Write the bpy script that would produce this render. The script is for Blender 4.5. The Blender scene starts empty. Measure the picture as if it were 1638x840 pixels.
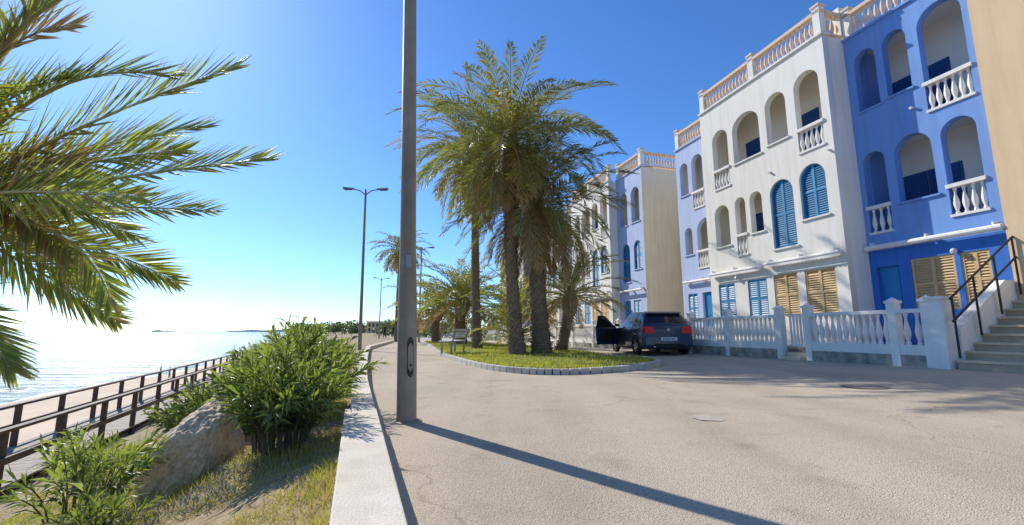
import bpy,bmesh,math,random
from mathutils import Vector,Matrix,noise
random.seed(7)
R=random.random
def U(a,b): return a+(b-a)*random.random()
sc=bpy.context.scene
col=sc.collection
# ---------------------------------------------------------------- helpers
class MB:
    def __init__(s): s.v=[];s.f=[];s.m=[]
    def face(s,pts,mi=0):
        i=len(s.v); s.v.extend([tuple(p) for p in pts]); s.f.append(tuple(range(i,i+len(pts)))); s.m.append(mi)
    def hexa(s,c,mi=0):
        i=len(s.v); s.v.extend([tuple(p) for p in c])
        for q in ((0,3,2,1),(4,5,6,7),(0,1,5,4),(1,2,6,5),(2,3,7,6),(3,0,4,7)):
            s.f.append(tuple(i+k for k in q)); s.m.append(mi)
    def box(s,x0,x1,y0,y1,z0,z1,mi=0,M=None):
        c=[Vector(p) for p in ((x0,y0,z0),(x1,y0,z0),(x1,y1,z0),(x0,y1,z0),(x0,y0,z1),(x1,y0,z1),(x1,y1,z1),(x0,y1,z1))]
        if M: c=[M@p for p in c]
        s.hexa(c,mi)
    def cyl(s,p0,p1,r0,r1,n=8,mi=0,cap=True):
        p0=Vector(p0);p1=Vector(p1);d=(p1-p0).normalized()
        a=d.orthogonal().normalized();b=d.cross(a)
        i=len(s.v)
        for p,r in((p0,r0),(p1,r1)):
            for k in range(n):
                t=2*math.pi*k/n; s.v.append(tuple(p+(a*math.cos(t)+b*math.sin(t))*r))
        for k in range(n):
            k2=(k+1)%n; s.f.append((i+k,i+k2,i+n+k2,i+n+k)); s.m.append(mi)
        if cap:
            s.f.append(tuple(i+n-1-k for k in range(n)));s.m.append(mi)
            s.f.append(tuple(i+n+k for k in range(n)));s.m.append(mi)
    def tube(s,pts,rad,n=6,mi=0):
        pts=[Vector(p) for p in pts]; i=len(s.v); N=len(pts)
        for j,p in enumerate(pts):
            d=(pts[min(j+1,N-1)]-pts[max(j-1,0)]).normalized()
            a=d.cross(Vector((.13,.21,.97))).normalized(); b=d.cross(a)
            r=rad[j] if isinstance(rad,(list,tuple)) else rad
            for k in range(n):
                t=2*math.pi*k/n; s.v.append(tuple(p+(a*math.cos(t)+b*math.sin(t))*r))
        for j in range(N-1):
            for k in range(n):
                k2=(k+1)%n; s.f.append((i+j*n+k,i+j*n+k2,i+(j+1)*n+k2,i+(j+1)*n+k)); s.m.append(mi)
    def lathe(s,base,prof,n=8,mi=0):
        i=len(s.v); N=len(prof)
        for r,z in prof:
            for k in range(n):
                t=2*math.pi*k/n; s.v.append((base[0]+r*math.cos(t),base[1]+r*math.sin(t),base[2]+z))
        for j in range(N-1):
            for k in range(n):
                k2=(k+1)%n; s.f.append((i+j*n+k,i+j*n+k2,i+(j+1)*n+k2,i+(j+1)*n+k)); s.m.append(mi)
    def obj(s,name,mats,parent=None,smooth=False):
        me=bpy.data.meshes.new(name); me.from_pydata(s.v,[],s.f)
        for m in mats: me.materials.append(m)
        me.polygons.foreach_set('material_index',s.m)
        if smooth: me.polygons.foreach_set('use_smooth',[True]*len(s.f))
        me.update()
        o=bpy.data.objects.new(name,me); col.objects.link(o)
        if parent: o.parent=parent
        return o
def grp(name,loc=(0,0,0),rz=0):
    e=bpy.data.objects.new(name,None); col.objects.link(e); e.empty_display_size=.3
    e.location=loc; e.rotation_euler=(0,0,rz); return e
# ---------------------------------------------------------------- materials
def M(name,c1,c2=None,scale=4,rough=.7,bump=0,bscale=60,spec=.3,metal=0,streak=0,fine=0,coat=0,detail=6,c3=None):
    m=bpy.data.materials.new(name); m.use_nodes=True; nt=m.node_tree; N=nt.nodes; L=nt.links
    b=N['Principled BSDF']; b.inputs['Roughness'].default_value=rough
    b.inputs['Specular IOR Level'].default_value=spec; b.inputs['Metallic'].default_value=metal
    b.inputs['Coat Weight'].default_value=coat
    c2=c2 or tuple(x*.8 for x in c1)
    tc=N.new('ShaderNodeTexCoord')
    nz=N.new('ShaderNodeTexNoise'); nz.inputs['Scale'].default_value=scale; nz.inputs['Detail'].default_value=detail; nz.inputs['Roughness'].default_value=.6
    L.new(tc.outputs['Object'],nz.inputs['Vector'])
    cr=N.new('ShaderNodeValToRGB'); cr.color_ramp.elements[0].position=.35; cr.color_ramp.elements[1].position=.65
    cr.color_ramp.elements[0].color=(*c1,1); cr.color_ramp.elements[1].color=(*c2,1)
    if c3:
        e=cr.color_ramp.elements.new(.52); e.color=(*c3,1)
    L.new(nz.outputs['Fac'],cr.inputs['Fac']); out=cr.outputs['Color']
    def mul(a,src,amt,lo=.4,hi=.6):
        r=N.new('ShaderNodeValToRGB'); r.color_ramp.elements[0].position=lo; r.color_ramp.elements[1].position=hi
        v=1-amt; r.color_ramp.elements[0].color=(v,v*.985,v*.96,1); r.color_ramp.elements[1].color=(1,1,1,1)
        L.new(src,r.inputs['Fac']); x=N.new('ShaderNodeMix'); x.data_type='RGBA'; x.blend_type='MULTIPLY'; x.inputs[0].default_value=1
        L.new(a,x.inputs[6]); L.new(r.outputs['Color'],x.inputs[7]); return x.outputs[2]
    if streak:
        mp=N.new('ShaderNodeMapping'); mp.inputs['Scale'].default_value=(3.5,3.5,.35); L.new(tc.outputs['Object'],mp.inputs['Vector'])
        n2=N.new('ShaderNodeTexNoise'); n2.inputs['Scale'].default_value=1.6; n2.inputs['Detail'].default_value=8; L.new(mp.outputs[0],n2.inputs['Vector'])
        out=mul(out,n2.outputs['Fac'],streak,.3,.55)
    if fine:
        n3=N.new('ShaderNodeTexNoise'); n3.inputs['Scale'].default_value=bscale; n3.inputs['Detail'].default_value=3; L.new(tc.outputs['Object'],n3.inputs['Vector'])
        out=mul(out,n3.outputs['Fac'],fine,.38,.6)
    L.new(out,b.inputs['Base Color'])
    if bump:
        n4=N.new('ShaderNodeTexNoise'); n4.inputs['Scale'].default_value=bscale; n4.inputs['Detail'].default_value=4; L.new(tc.outputs['Object'],n4.inputs['Vector'])
        bp=N.new('ShaderNodeBump'); bp.inputs['Strength'].default_value=bump; bp.inputs['Distance'].default_value=.02
        L.new(n4.outputs['Fac'],bp.inputs['Height']); L.new(bp.outputs[0],b.inputs['Normal'])
    return m
def LEAF(name,c1,c2,scale=3,tr=.35,rough=.45,tcol=None):
    m=M(name,c1,c2,scale,rough,spec=.4); nt=m.node_tree;N=nt.nodes;L=nt.links
    b=N['Principled BSDF'];o=N['Material Output']; t=N.new('ShaderNodeBsdfTranslucent')
    g=N.new('ShaderNodeMix'); g.data_type='RGBA'; g.blend_type='MULTIPLY'; g.inputs[0].default_value=1
    src=b.inputs['Base Color'].links[0].from_socket
    L.new(src,g.inputs[6]); g.inputs[7].default_value=(*(tcol or (2.2,2.2,.9)),1); L.new(g.outputs[2],t.inputs['Color'])
    x=N.new('ShaderNodeMixShader'); x.inputs[0].default_value=tr
    L.new(b.outputs[0],x.inputs[1]); L.new(t.outputs[0],x.inputs[2]); L.new(x.outputs[0],o.inputs['Surface']); return m
white=M('white_stucco',(.91,.87,.79),(.88,.84,.755),1.5,.85,.25,90,streak=.09,fine=.03)
cream=M('cream_stucco',(.90,.80,.62),(.86,.76,.58),1.2,.85,.25,90,streak=.09,fine=.05)
blue=M('periwinkle_stucco',(.215,.385,.78),(.195,.36,.75),1.3,.85,.25,90,streak=.12,fine=.04)
lblue=M('pale_blue_stucco',(.52,.61,.84),(.49,.58,.81),1.3,.85,.25,90,streak=.08,fine=.04)
dblue=M('deep_blue_stucco',(.055,.20,.62),(.045,.18,.57),1.3,.8,.25,90,streak=.1)
tan=M('tan_stucco',(.82,.60,.36),(.78,.56,.33),1.3,.85,.25,90,streak=.08)
inner=M('loggia_plaster',(.88,.81,.69),(.84,.77,.65),2,.9)
shutb=M('blue_shutter_paint',(.045,.27,.50),(.035,.24,.45),8,.45,spec=.4)
shutd=M('dark_blue_shutter',(.01,.07,.24),(.01,.06,.20),8,.45,spec=.4)
shutw=M('ochre_wood_shutter',(.72,.48,.24),(.64,.42,.20),6,.6)
doorb=M('blue_door_paint',(.03,.25,.55),(.03,.22,.50),4,.4)
terra=M('terracotta_baluster',(.82,.62,.44),(.76,.56,.39),6,.8)
balw=M('white_baluster',(.88,.84,.78),(.83,.79,.73),5,.7,streak=.08)
slate=M('slate_cladding',(.19,.18,.16),(.44,.39,.31),5,.6,.5,20)
tile=M('terrace_tile',(.42,.32,.24),(.36,.28,.22),3,.7)
stone=M('stair_stone',(.80,.64,.43),(.68,.54,.36),5,.8,.3,60,fine=.15)
metald=M('dark_steel',(.03,.03,.035),(.05,.045,.045),8,.45,metal=.3)
lampm=M('lamp_paint_grey',(.30,.24,.175),(.37,.30,.22),5,.6,spec=.3,streak=.3)
lampd=M('lamp_head_grey',(.30,.31,.33),(.26,.27,.28),5,.4)
wallm=M('kerb_wall_stone',(.84,.75,.61),(.76,.67,.53),2.5,.85,.3,90,fine=.14,streak=.12)
kerbm=M('kerb_concrete',(.62,.57,.49),(.50,.46,.39),4,.85,.3,70,fine=.15)
wood=M('weathered_wood',(.15,.09,.055),(.08,.05,.035),6,.7,.3,30)
deckm=M('deck_boards',(.40,.33,.26),(.27,.215,.17),7,.75,.3,40)
rockm=M('boulder_rock',(.84,.60,.38),(.64,.46,.30),3.5,.9,.9,18,fine=.25,c3=(.88,.70,.49))
sand=M('beach_sand',(.78,.61,.42),(.68,.52,.36),.25,.95,.3,8)
soil=M('soil_dry',(.36,.25,.14),(.20,.18,.065),2.2,.95,.9,25,fine=.35,c3=(.46,.36,.20))
lawn=M('lawn_grass',(.19,.23,.035),(.30,.31,.06),1.6,.9,.8,45,fine=.3,c3=(.15,.19,.03))
palmA=LEAF('palm_leaf',(.14,.155,.055),(.22,.21,.08),2,.42)
palmB=LEAF('palm_leaf_old',(.34,.26,.10),(.24,.19,.075),2,.4)
palmF=LEAF('palm_leaf_near',(.17,.22,.07),(.32,.33,.11),9,.44)
dry=LEAF('palm_leaf_dry',(.52,.37,.18),(.38,.26,.12),3,.3,.7,(1.3,1.2,.8))
rach=M('palm_rachis',(.46,.40,.15),(.52,.41,.19),4,.5)
bark=M('palm_bark',(.36,.25,.165),(.20,.14,.09),9,.95,.8,40)
olA=LEAF('oleander_leaf',(.16,.215,.06),(.26,.295,.085),5,.36)
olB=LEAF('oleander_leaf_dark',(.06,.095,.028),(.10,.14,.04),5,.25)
stemm=M('shrub_stem',(.20,.15,.09),(.13,.10,.06),9,.8)
gA=LEAF('grass_blade',(.22,.25,.045),(.38,.35,.075),4,.4)
gB=LEAF('grass_blade_dry',(.62,.50,.23),(.46,.37,.14),4,.35,.8,(1.3,1.2,.8))
gray=M('scrub_grey',(.36,.34,.27),(.24,.23,.18),6,.9)
glass=M('window_glass',(.015,.018,.022),(.02,.022,.026),3,.08,spec=.5)
# road
def road_mat():
    m=M('road_asphalt',(.62,.52,.39),(.52,.435,.325),.55,.9,.6,120,fine=.16,c3=(.58,.485,.36),detail=9)
    nt=m.node_tree;N=nt.nodes;L=nt.links;b=N['Principled BSDF']; src=b.inputs['Base Color'].links[0].from_socket
    tc=[n for n in N if n.type=='TEX_COORD'][0]
    dn=N.new('ShaderNodeTexNoise'); dn.inputs['Scale'].default_value=1.5; dn.inputs['Detail'].default_value=5
    L.new(tc.outputs['Object'],dn.inputs['Vector'])
    ad=N.new('ShaderNodeVectorMath'); ad.operation='MULTIPLY_ADD'; ad.inputs[1].default_value=(.9,.9,.9)
    L.new(dn.outputs['Color'],ad.inputs[0]); L.new(tc.outputs['Object'],ad.inputs[2])
    vo=N.new('ShaderNodeTexVoronoi'); vo.feature='DISTANCE_TO_EDGE'; vo.inputs['Scale'].default_value=.28; L.new(ad.outputs[0],vo.inputs['Vector'])
    def ramp(p0,c0,p1,c1):
        r=N.new('ShaderNodeValToRGB'); r.color_ramp.elements[0].position=p0; r.color_ramp.elements[0].color=(*c0,1); r.color_ramp.elements[1].position=p1; r.color_ramp.elements[1].color=(*c1,1); return r
    r=ramp(0,(.74,.72,.70),.003,(1,1,1)); L.new(vo.outputs['Distance'],r.inputs['Fac'])
    mp=N.new('ShaderNodeMapping'); mp.inputs['Rotation'].default_value=(0,0,math.radians(-16)); mp.inputs['Scale'].default_value=(1.1,.09,1); L.new(tc.outputs['Object'],mp.inputs['Vector'])
    bn=N.new('ShaderNodeTexNoise'); bn.inputs['Scale'].default_value=1.2; bn.inputs['Detail'].default_value=5; L.new(mp.outputs[0],bn.inputs['Vector'])
    r2=ramp(.35,(.88,.87,.86),.62,(1.02,1.01,1.0)); L.new(bn.outputs['Fac'],r2.inputs['Fac'])
    gv=N.new('ShaderNodeTexVoronoi'); gv.inputs['Scale'].default_value=70; L.new(tc.outputs['Object'],gv.inputs['Vector'])
    r3=ramp(.06,(.52,.51,.50),.42,(1.08,1.08,1.07)); L.new(gv.outputs['Distance'],r3.inputs['Fac'])
    sn=N.new('ShaderNodeTexNoise'); sn.inputs['Scale'].default_value=2.3; sn.inputs['Detail'].default_value=7; L.new(tc.outputs['Object'],sn.inputs['Vector'])
    r4=ramp(.28,(.82,.80,.78),.42,(1,1,1)); L.new(sn.outputs['Fac'],r4.inputs['Fac'])
    for rr in (r,r2,r3,r4):
        x=N.new('ShaderNodeMix'); x.data_type='RGBA'; x.blend_type='MULTIPLY'; x.inputs[0].default_value=1
        L.new(src,x.inputs[6]); L.new(rr.outputs['Color'],x.inputs[7]); src=x.outputs[2]
    L.new(src,b.inputs['Base Color']); return m
roadm=road_mat()
def sea_mat():
    m=bpy.data.materials.new('sea_water'); m.use_nodes=True; nt=m.node_tree;N=nt.nodes;L=nt.links;b=N['Principled BSDF']
    b.inputs['Base Color'].default_value=(.015,.08,.17,1); b.inputs['Roughness'].default_value=.07; b.inputs['IOR'].default_value=1.33
    tc=N.new('ShaderNodeTexCoord'); last=None
    for s,d,st,sx in ((.07,4.0,1,.35),(.30,2.2,1,.35),(1.3,.60,1,.5)):
        mp=N.new('ShaderNodeMapping'); mp.inputs['Rotation'].default_value=(0,0,-.75); mp.inputs['Scale'].default_value=(sx,1,1); L.new(tc.outputs['Object'],mp.inputs['Vector'])
        n=N.new('ShaderNodeTexNoise'); n.inputs['Scale'].default_value=s; n.inputs['Detail'].default_value=5; L.new(mp.outputs[0],n.inputs['Vector'])
        bp=N.new('ShaderNodeBump'); bp.inputs['Strength'].default_value=st; bp.inputs['Distance'].default_value=d
        L.new(n.outputs['Fac'],bp.inputs['Height'])
        if last: L.new(last.outputs[0],bp.inputs['Normal'])
        last=bp
    L.new(last.outputs[0],b.inputs['Normal']); return m
seam=sea_mat()
foamm=M('sea_foam',(.75,.78,.78),(.6,.66,.68),1,.6)
# ---------------------------------------------------------------- terrain
def pw(pts,y):
    if y<=pts[0][0]: a,b=pts[0],pts[1]
    elif y>=pts[-1][0]: a,b=pts[-2],pts[-1]
    else:
        for a,b in zip(pts,pts[1:]):
            if a[0]<=y<=b[0]: break
    return a[1]+(b[1]-a[1])*(y-a[0])/(b[0]-a[0])
WP=[(-30,10.5),(0,.23),(7.45,-2.33),(14,-4.4),(22.6,-7),(43,-10.8),(90,-25),(200,-60)]
def wallX(y): return pw(WP,y)
def boardX(y): return -9.6-.39*(y-9)
SP=[(-60,-26),(0,-38),(43,-48),(86,-61),(236,-116),(400,-197),(700,-345),(3000,-1450),(9000,-4300)]
def shoreX(y): return pw(SP,y)+ (math.sin(y*.09)*1.2 if y<300 else 0)
def zr(x): return max(0,min(.2,.025*(x-1)))
def zbed(x,y):
    W=wallX(y)-.3;B=min(boardX(y),W-3)
    p=(W-x)/(W-B); p=max(0,min(1,p))
    return .08-2.3*p**1.15
ys=[-30,-20,-10,-5,-3,-1]+[i*.3 for i in range(0,34)]+[10.5+i*1.0 for i in range(0,14)]+[26,30,35,40,46,52,60,70,80,90,105,120,140,160,185,210,236,270,310,350,400,480,600,700,1000,1800,3000,5500,9000]
ro=[0,.5,1,2,3,4,6,8,10,13,20,50,200,1500,9000]
mb=MB(); rows=[]
for y in ys:
    W=wallX(y);B=min(boardX(y),W-3.3);B2=B-2;S=min(shoreX(y),B2-12)
    row=[(W+o,zr(W+o)) for o in reversed(ro)]
    n0=len(row)
    for k in range(0,25):
        x=(W-.3)+(B-W+.3)*k/24
        z=zbed(x,y)
        if k>0: z+=.06*noise.noise(Vector((x*1.7,y*1.7,0)))+.03*noise.noise(Vector((x*5,y*5,3)))
        row.append((x,z))
    n1=len(row)
    row+= [(B2,-2.7),(B2-3,-4.3),(B2-7,-5.2)]
    a=B2-7
    row+= [(a+(S-a)*.35,-5.55),(a+(S-a)*.7,-5.8),(S,-6.12),(S-6,-6.5),(S-30,-9)]
    rows.append(row)
nc=len(rows[0])
for r,y in zip(rows,ys):
    for x,z in r: mb.v.append((x,y,z-.004))
for j in range(len(ys)-1):
    for i in range(nc-1):
        mb.f.append((j*nc+i,(j+1)*nc+i,(j+1)*nc+i+1,j*nc+i+1)); mb.m.append(0 if i<n0-1 else (1 if i<n1-1 else 2))
ground=mb.obj('ground',[M('ground_paving',(.44,.38,.30),(.38,.32,.25),.5,.9),soil,sand],smooth=True)
# road sheet (to the fence line)
mb=MB(); ry=[y for y in ys if -12<y<200]
xs_t=[0,.06,.12,.2,.3,.4,.5,.6,.7,.8,.9,1.0]
def fenceX(y): return 8.36-.287*(y-9)
for y in ry:
    a=wallX(y)+.0; b=fenceX(y)+.05
    if y>60: b=max(b,a+8)
    for t in xs_t:
        x=a+(b-a)*t; mb.v.append((x,y,zr(x)+.004))
n=len(xs_t)
for j in range(len(ry)-1):
    for i in range(n-1):
        mb.f.append((j*n+i,j*n+i+1,(j+1)*n+i+1,(j+1)*n+i)); mb.m.append(0)
mb.obj('road',[roadm],smooth=True)
# sea
mb=MB(); mb.face([(-16000,-3000,-6.12),(3000,-3000,-6.12),(3000,16000,-6.12),(-16000,16000,-6.12)]); mb.obj('sea',[seam])
mb=MB()
for off,wd in((.3,1.0),(4.5,.6),(9,.5)):
    pv=None
    for k in range(0,230):
        y=k*1.0
        c=shoreX(y)-off+.7*noise.noise(Vector((y*.15,off,0)))
        w=max(0,wd*(.4+1.3*noise.noise(Vector((y*.2,off*3,5)))))
        if off>1 and noise.noise(Vector((y*.05,off,9)))<0: w=0
        cur=((c-w,y,-6.108),(c+w*.5,y,-6.108))
        if pv and w>0: mb.face([pv[0],pv[1],cur[1],cur[0]])
        pv=cur
mb.obj('sea_foam',[foamm])
# ---------------------------------------------------------------- low wall along the bed
mb=MB(); y=-4.0
while y<44:
    L=.98 if y>4.3 else 1.9
    if y<4.3 and y+L>4.3: L=4.3-y+.001
    y1=y+L-.012; top=.2 if y<4.3 else .17
    for a,b in((y,y1),):
        x0,x1=wallX(a),wallX(b); w=.29 if y<4.3 else .24
        mb.hexa([(x0-w,a,-.3),(x0,a,-.1),(x1,b,-.1),(x1-w,b,-.3),(x0-w,a,top),(x0,a,top),(x1,b,top),(x1-w,b,top)])
    y+=L
o=mb.obj('low_kerb_wall',[wallm]); bv=o.modifiers.new('b','BEVEL'); bv.width=.008; bv.segments=2
# ---------------------------------------------------------------- buildings
D=Vector((-.276,.961,0)).normalized(); IN=Vector((D.y,-D.x,0))
def frame(x,y):
    m=Matrix.Identity(4)
    for i,v in enumerate((D,Vector((0,0,1)),IN)): 
        for k in range(3): m[k][i]=v[k]
    m[0][3]=x;m[1][3]=y; return m
def boxF(mb,F,s0,s1,z0,z1,d0,d1,mi=0):
    mb.hexa([F@Vector(p) for p in((s0,z0,d0),(s1,z0,d0),(s1,z0,d1),(s0,z0,d1),(s0,z1,d0),(s1,z1,d0),(s1,z1,d1),(s0,z1,d1))],mi)
def arch_pts(s0,s1,z0,z1,arch,inset=0):
    s0+=inset;s1-=inset;z0+=inset;z1-=inset
    if not arch: return [(s0,z0),(s1,z0),(s1,z1),(s0,z1)]
    r=min((s1-s0)/2,.5);c=(s0+s1)/2;w=(s1-s0)/2
    return [(s0,z0),(s1,z0)]+[(c+w*math.cos(math.pi*k/16),z1-r+r*math.sin(math.pi*k/16)) for k in range(17)]
def holed(name,F,outer,holes,d0,thick,mat,parent):
    cu=bpy.data.curves.new(name,'CURVE'); cu.dimensions='2D'; cu.fill_mode='BOTH'; cu.extrude=thick/2
    for pl in [outer]+holes:
        sp=cu.splines.new('POLY'); sp.points.add(len(pl)-1)
        for p,q in zip(sp.points,pl): p.co=(q[0],q[1],0,1)
        sp.use_cyclic_u=True
    ob=bpy.data.objects.new('tmp',cu); col.objects.link(ob)
    dg=bpy.context.evaluated_depsgraph_get()
    me=bpy.data.meshes.new_from_object(ob.evaluated_get(dg)); bpy.data.objects.remove(ob)
    me.transform(F@Matrix.Translation((0,0,d0+thick/2)))
    me.name=name; me.materials.clear(); me.materials.append(mat)
    o=bpy.data.objects.new(name,me); col.objects.link(o); o.parent=parent; return o
BPROF=[(.045,0),(.045,.05),(.028,.08),(.055,.2),(.062,.28),(.05,.38),(.026,.52),(.024,.6),(.04,.66),(.045,.70)]
def balusters(mb,p0,p1,z0,h,sp=.17,mi=0,n=7):
    p0=Vector(p0);p1=Vector(p1);L=(p1-p0).length;k=max(1,int(L/sp))
    for i in range(k):
        p=p0+(p1-p0)*((i+.5)/k)
        mb.lathe((p.x,p.y,z0),[(r,z*h/.70) for r,z in BPROF],n,mi)
def shutter(parent,F,s0,s1,z0,z1,arch,mats,mi,name,d=.07,leafs=2):
    outer=arch_pts(s0,s1,z0,z1,arch); inn=arch_pts(s0,s1,z0,z1,arch,.055)
    holed(name+'_frame',F,outer,[inn],d,.04,mats,parent)
    mb=MB(); w=(s1-s0)/2;c=(s0+s1)/2;r=min(w,.5)
    holed(name+'_back',F,[(a,b) for a,b in arch_pts(s0,s1,z0,z1,arch,.01)],[],d+.045,.01,shutd if mats is not shutw else shutw,parent)
    for k in range(1,leafs):
        x=s0+(s1-s0)*k/leafs; boxF(mb,F,x-.04,x+.04,z0+.05,z1-.055,d-.004,d+.036)
    zz=(z0+z1)/2; boxF(mb,F,s0+.05,s1-.05,zz-.03,zz+.03,d-.002,d+.034)
    z=z0+.08
    while z<z1-.1:
        hw=w-.05
        zt=z+.05
        if arch and zt>z1-r:
            q=(zt-(z1-r))/(r); hw=w*math.sqrt(max(0,1-q*q))-.05
        if hw>.06: mb.face([F@Vector(p) for p in((c-hw,z,d),(c+hw,z,d),(c+hw,z+.05,d+.03),(c-hw,z+.05,d+.03))])
        z+=.068
    mb.obj(name+'_slats',[mats],parent)
def section(b,F,L,zt,ops,mat,body=None,gf=None,dep=9,nm='facade',zb=.1):
    body=body or mat
    holes=[arch_pts(o[0],o[1],o[2],o[3],o[5]) for o in ops]
    if gf:
        h1=[h for h,o in zip(holes,ops) if o[2]>3]; h0=[h for h,o in zip(holes,ops) if o[2]<3]
        holed(nm+'_wall',F,[(0,3.05),(L,3.05),(L,zt),(0,zt)],h1,0,.22,mat,b)
        holed(nm+'_ground_floor_wall',F,[(0,zb),(L,zb),(L,3.05),(0,3.05)],h0,0,.22,gf,b)
    else: holed(nm+'_wall',F,[(0,zb),(L,zb),(L,zt),(0,zt)],holes,0,.22,mat,b)
    m=MB(); boxF(m,F,.001,L-.001,zb,zt-.02,1.1,dep,0)
    boxF(m,F,.002,.16,zb,zt-.03,.221,1.099,0); boxF(m,F,L-.16,L-.002,zb,zt-.03,.221,1.099,0)
    m.obj(nm+'_body',[body],b)
    m=MB()
    boxF(m,F,.161,L-.161,zb+.01,zt-.1,1.06,1.095,0)
    for z in (3.2,6.0,zt-.3): boxF(m,F,.161,L-.161,z,z+.2,.222,1.055,0)
    boxF(m,F,.161,L-.161,zb,.4,.222,1.055,0)
    m.obj(nm+'_loggia',[inner],b)
    tr=MB(); bl=MB()
    boxF(tr,F,-.03,L+.03,zt,zt+.07,-.06,.3,0)
    for i,o in enumerate(ops):
        s0,s1,z0,z1,k,a=o
        n=nm+'_window_%d'%i
        if k=='shut': shutter(b,F,s0,s1,z0,z1,a,shutb,0,n)
        elif k=='wood': shutter(b,F,s0,s1,z0,z1,a,shutw,0,n,d=.02)
        elif k=='bshut': shutter(b,F,s0,s1,z0,z1,a,shutb,0,n,d=.02)
        elif k=='door':
            boxF(bl,F,s0,s1,z0,z1,.1,.15,2); boxF(bl,F,s0+.08,s1-.08,z0+.15,z0+.9,.085,.1,2); boxF(bl,F,s0+.08,s1-.08,z0+1.05,z1-.12,.085,.1,2)
        if k in('win','balwin'):
            fl=3.4 if z0<5.9 else 6.2
            a0=min(s0+.9,L-1.0); boxF(bl,F,a0,a0+.75,fl+.02,fl+1.75,1.02,1.06,1)
            for q in range(22): boxF(bl,F,a0+.05,a0+.7,fl+.08+q*.075,fl+.12+q*.075,1.0,1.02,1)
        if k in('bal','balwin'):
            balusters(bl,F@Vector((s0,0,.06)),F@Vector((s1,0,.06)),z0+.06,.64,.15,0)
            boxF(bl,F,s0-.02,s1+.02,z0,z0+.06,-.04,.16,0); boxF(bl,F,s0-.03,s1+.03,z0+.70,z0+.79,-.05,.17,0)
        elif a and k!='shut': boxF(tr,F,s0-.05,s1+.05,z0-.05,z0-.001,-.05,.2,0)
        elif k=='shut': boxF(tr,F,s0-.05,s1+.05,z0-.05,z0-.001,-.05,.06,0)
    tr.obj(nm+'_trim',[mat],b); bl.obj(nm+'_fittings',[balw,shutd,doorb],b)
def roof_bal(b,F,L,zt,side=0,mat=terra,pm=white,nm='roof_balustrade'):
    m=MB(); z0=zt+.07
    k=max(1,round(L/2.6))
    for i in range(k):
        a=L*i/k;c=L*(i+1)/k
        balusters(m,F@Vector((a+.15,0,.12)),F@Vector((c-.15,0,.12)),z0+.06,.62,.16,0)
    boxF(m,F,.0,L,z0,z0+.06,.03,.21,0); boxF(m,F,0,L,z0+.68,z0+.78,.01,.23,0)
    for i in range(k+1):
        s=min(max(L*i/k,.13),L-.13); boxF(m,F,s-.11,s+.11,z0+.001,z0+.88,.01,.23,1); boxF(m,F,s-.14,s+.14,z0+.88,z0+.95,-.02,.26,0)
    if side:
        kk=max(1,round(side/2.6))
        for i in range(kk):
            a=side*i/kk+.3;c=side*(i+1)/kk
            balusters(m,F@Vector((.12,0,a)),F@Vector((.12,0,c)),z0+.06,.62,.16,0)
        boxF(m,F,.03,.21,z0,z0+.06,.26,side,0); boxF(m,F,.01,.23,z0+.68,z0+.78,.26,side,0)
        for i in range(1,kk+1): boxF(m,F,-.01,.25,z0+.002,z0+.95,side*i/kk-.13,side*i/kk+.13,1)
    m.obj(nm,[mat,pm],b)
WOPS=[(.25,1.08,6.2,8.7,'balwin',1),(1.40,2.19,6.95,8.6,'open',1),(2.48,3.68,6.85,8.55,'win',1),(3.93,4.72,6.15,8.45,'bal',1),
 (.35,1.19,4.2,5.8,'shut',1),(1.43,2.29,3.5,5.68,'shut',1),(2.62,3.14,4.2,5.6,'win',1),(3.34,3.82,3.5,5.6,'bal',1),(4.12,4.85,4.0,5.55,'open',1),
 (.36,1.31,1.35,2.68,'wood',0),(1.56,2.43,1.35,2.68,'wood',0),(2.70,3.50,1.35,2.62,'bshut',0),(4.1,4.9,1.35,2.6,'bshut',0)]
BL=2.96
def fq(L,*a): return (L-a[1],L-a[0])+a[2:]
def BOPS(L): return [fq(L,*o) for o in [(.23,.80,7.04,8.8,'open',1),(.99,1.57,7.1,8.85,'win',1),(1.83,2.75,6.25,8.95,'balwin',1),
 (.09+.05,.71,3.5,5.8,'bal',1),(.95,1.79,4.2,5.9,'win',1),(1.99,2.68,3.55,5.9,'balwin',1),
 (.17,.72,.5,2.6,'door',0),(.99,1.91,1.42,2.7,'wood',0),(2.02,2.55,1.42,2.7,'wood',0)]]
ZT=9.5
b1=grp('apartment_building')
FW=frame(9.05,12.0)
def off(F,s,d): return F@Matrix.Translation((s,0,d))
section(b1,FW,5.3,ZT,WOPS,white,nm='white_block'); roof_bal(b1,FW,5.3,ZT,.9,nm='white_block_roof_balustrade')
FB=off(FW,-BL,.8); section(b1,FB,BL-.002,ZT-.15,BOPS(BL),blue,gf=dblue,nm='blue_block'); roof_bal(b1,FB,BL-.01,ZT-.15,nm='blue_block_roof_balustrade')
FL=off(FW,5.303,.8); section(b1,FL,2.75,ZT-.35,[(.2,.75,6.95,8.5,'open',1),(1.0,1.7,6.1,8.5,'bal',1),(1.95,2.5,6.9,8.4,'open',1),(.5,1.6,3.5,5.6,'bal',1),(1.9,2.4,4.2,5.4,'open',1),(.9,1.5,.5,2.5,'door',0),(1.8,2.4,1.3,2.5,'bshut',0)],lblue,body=cream,nm='pale_blue_block'); roof_bal(b1,FL,2.75,ZT-.35,nm='pale_block_roof_balustrade')
FT=off(FW,-BL-7.002,.62); section(b1,FT,7,ZT+1.2,[(4.2,5.2,4.2,5.8,'shut',1),(1.5,2.8,3.6,5.8,'bal',1),(1.5,2.8,6.3,8.6,'bal',1)],tan,nm='tan_block')
m=MB()
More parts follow.
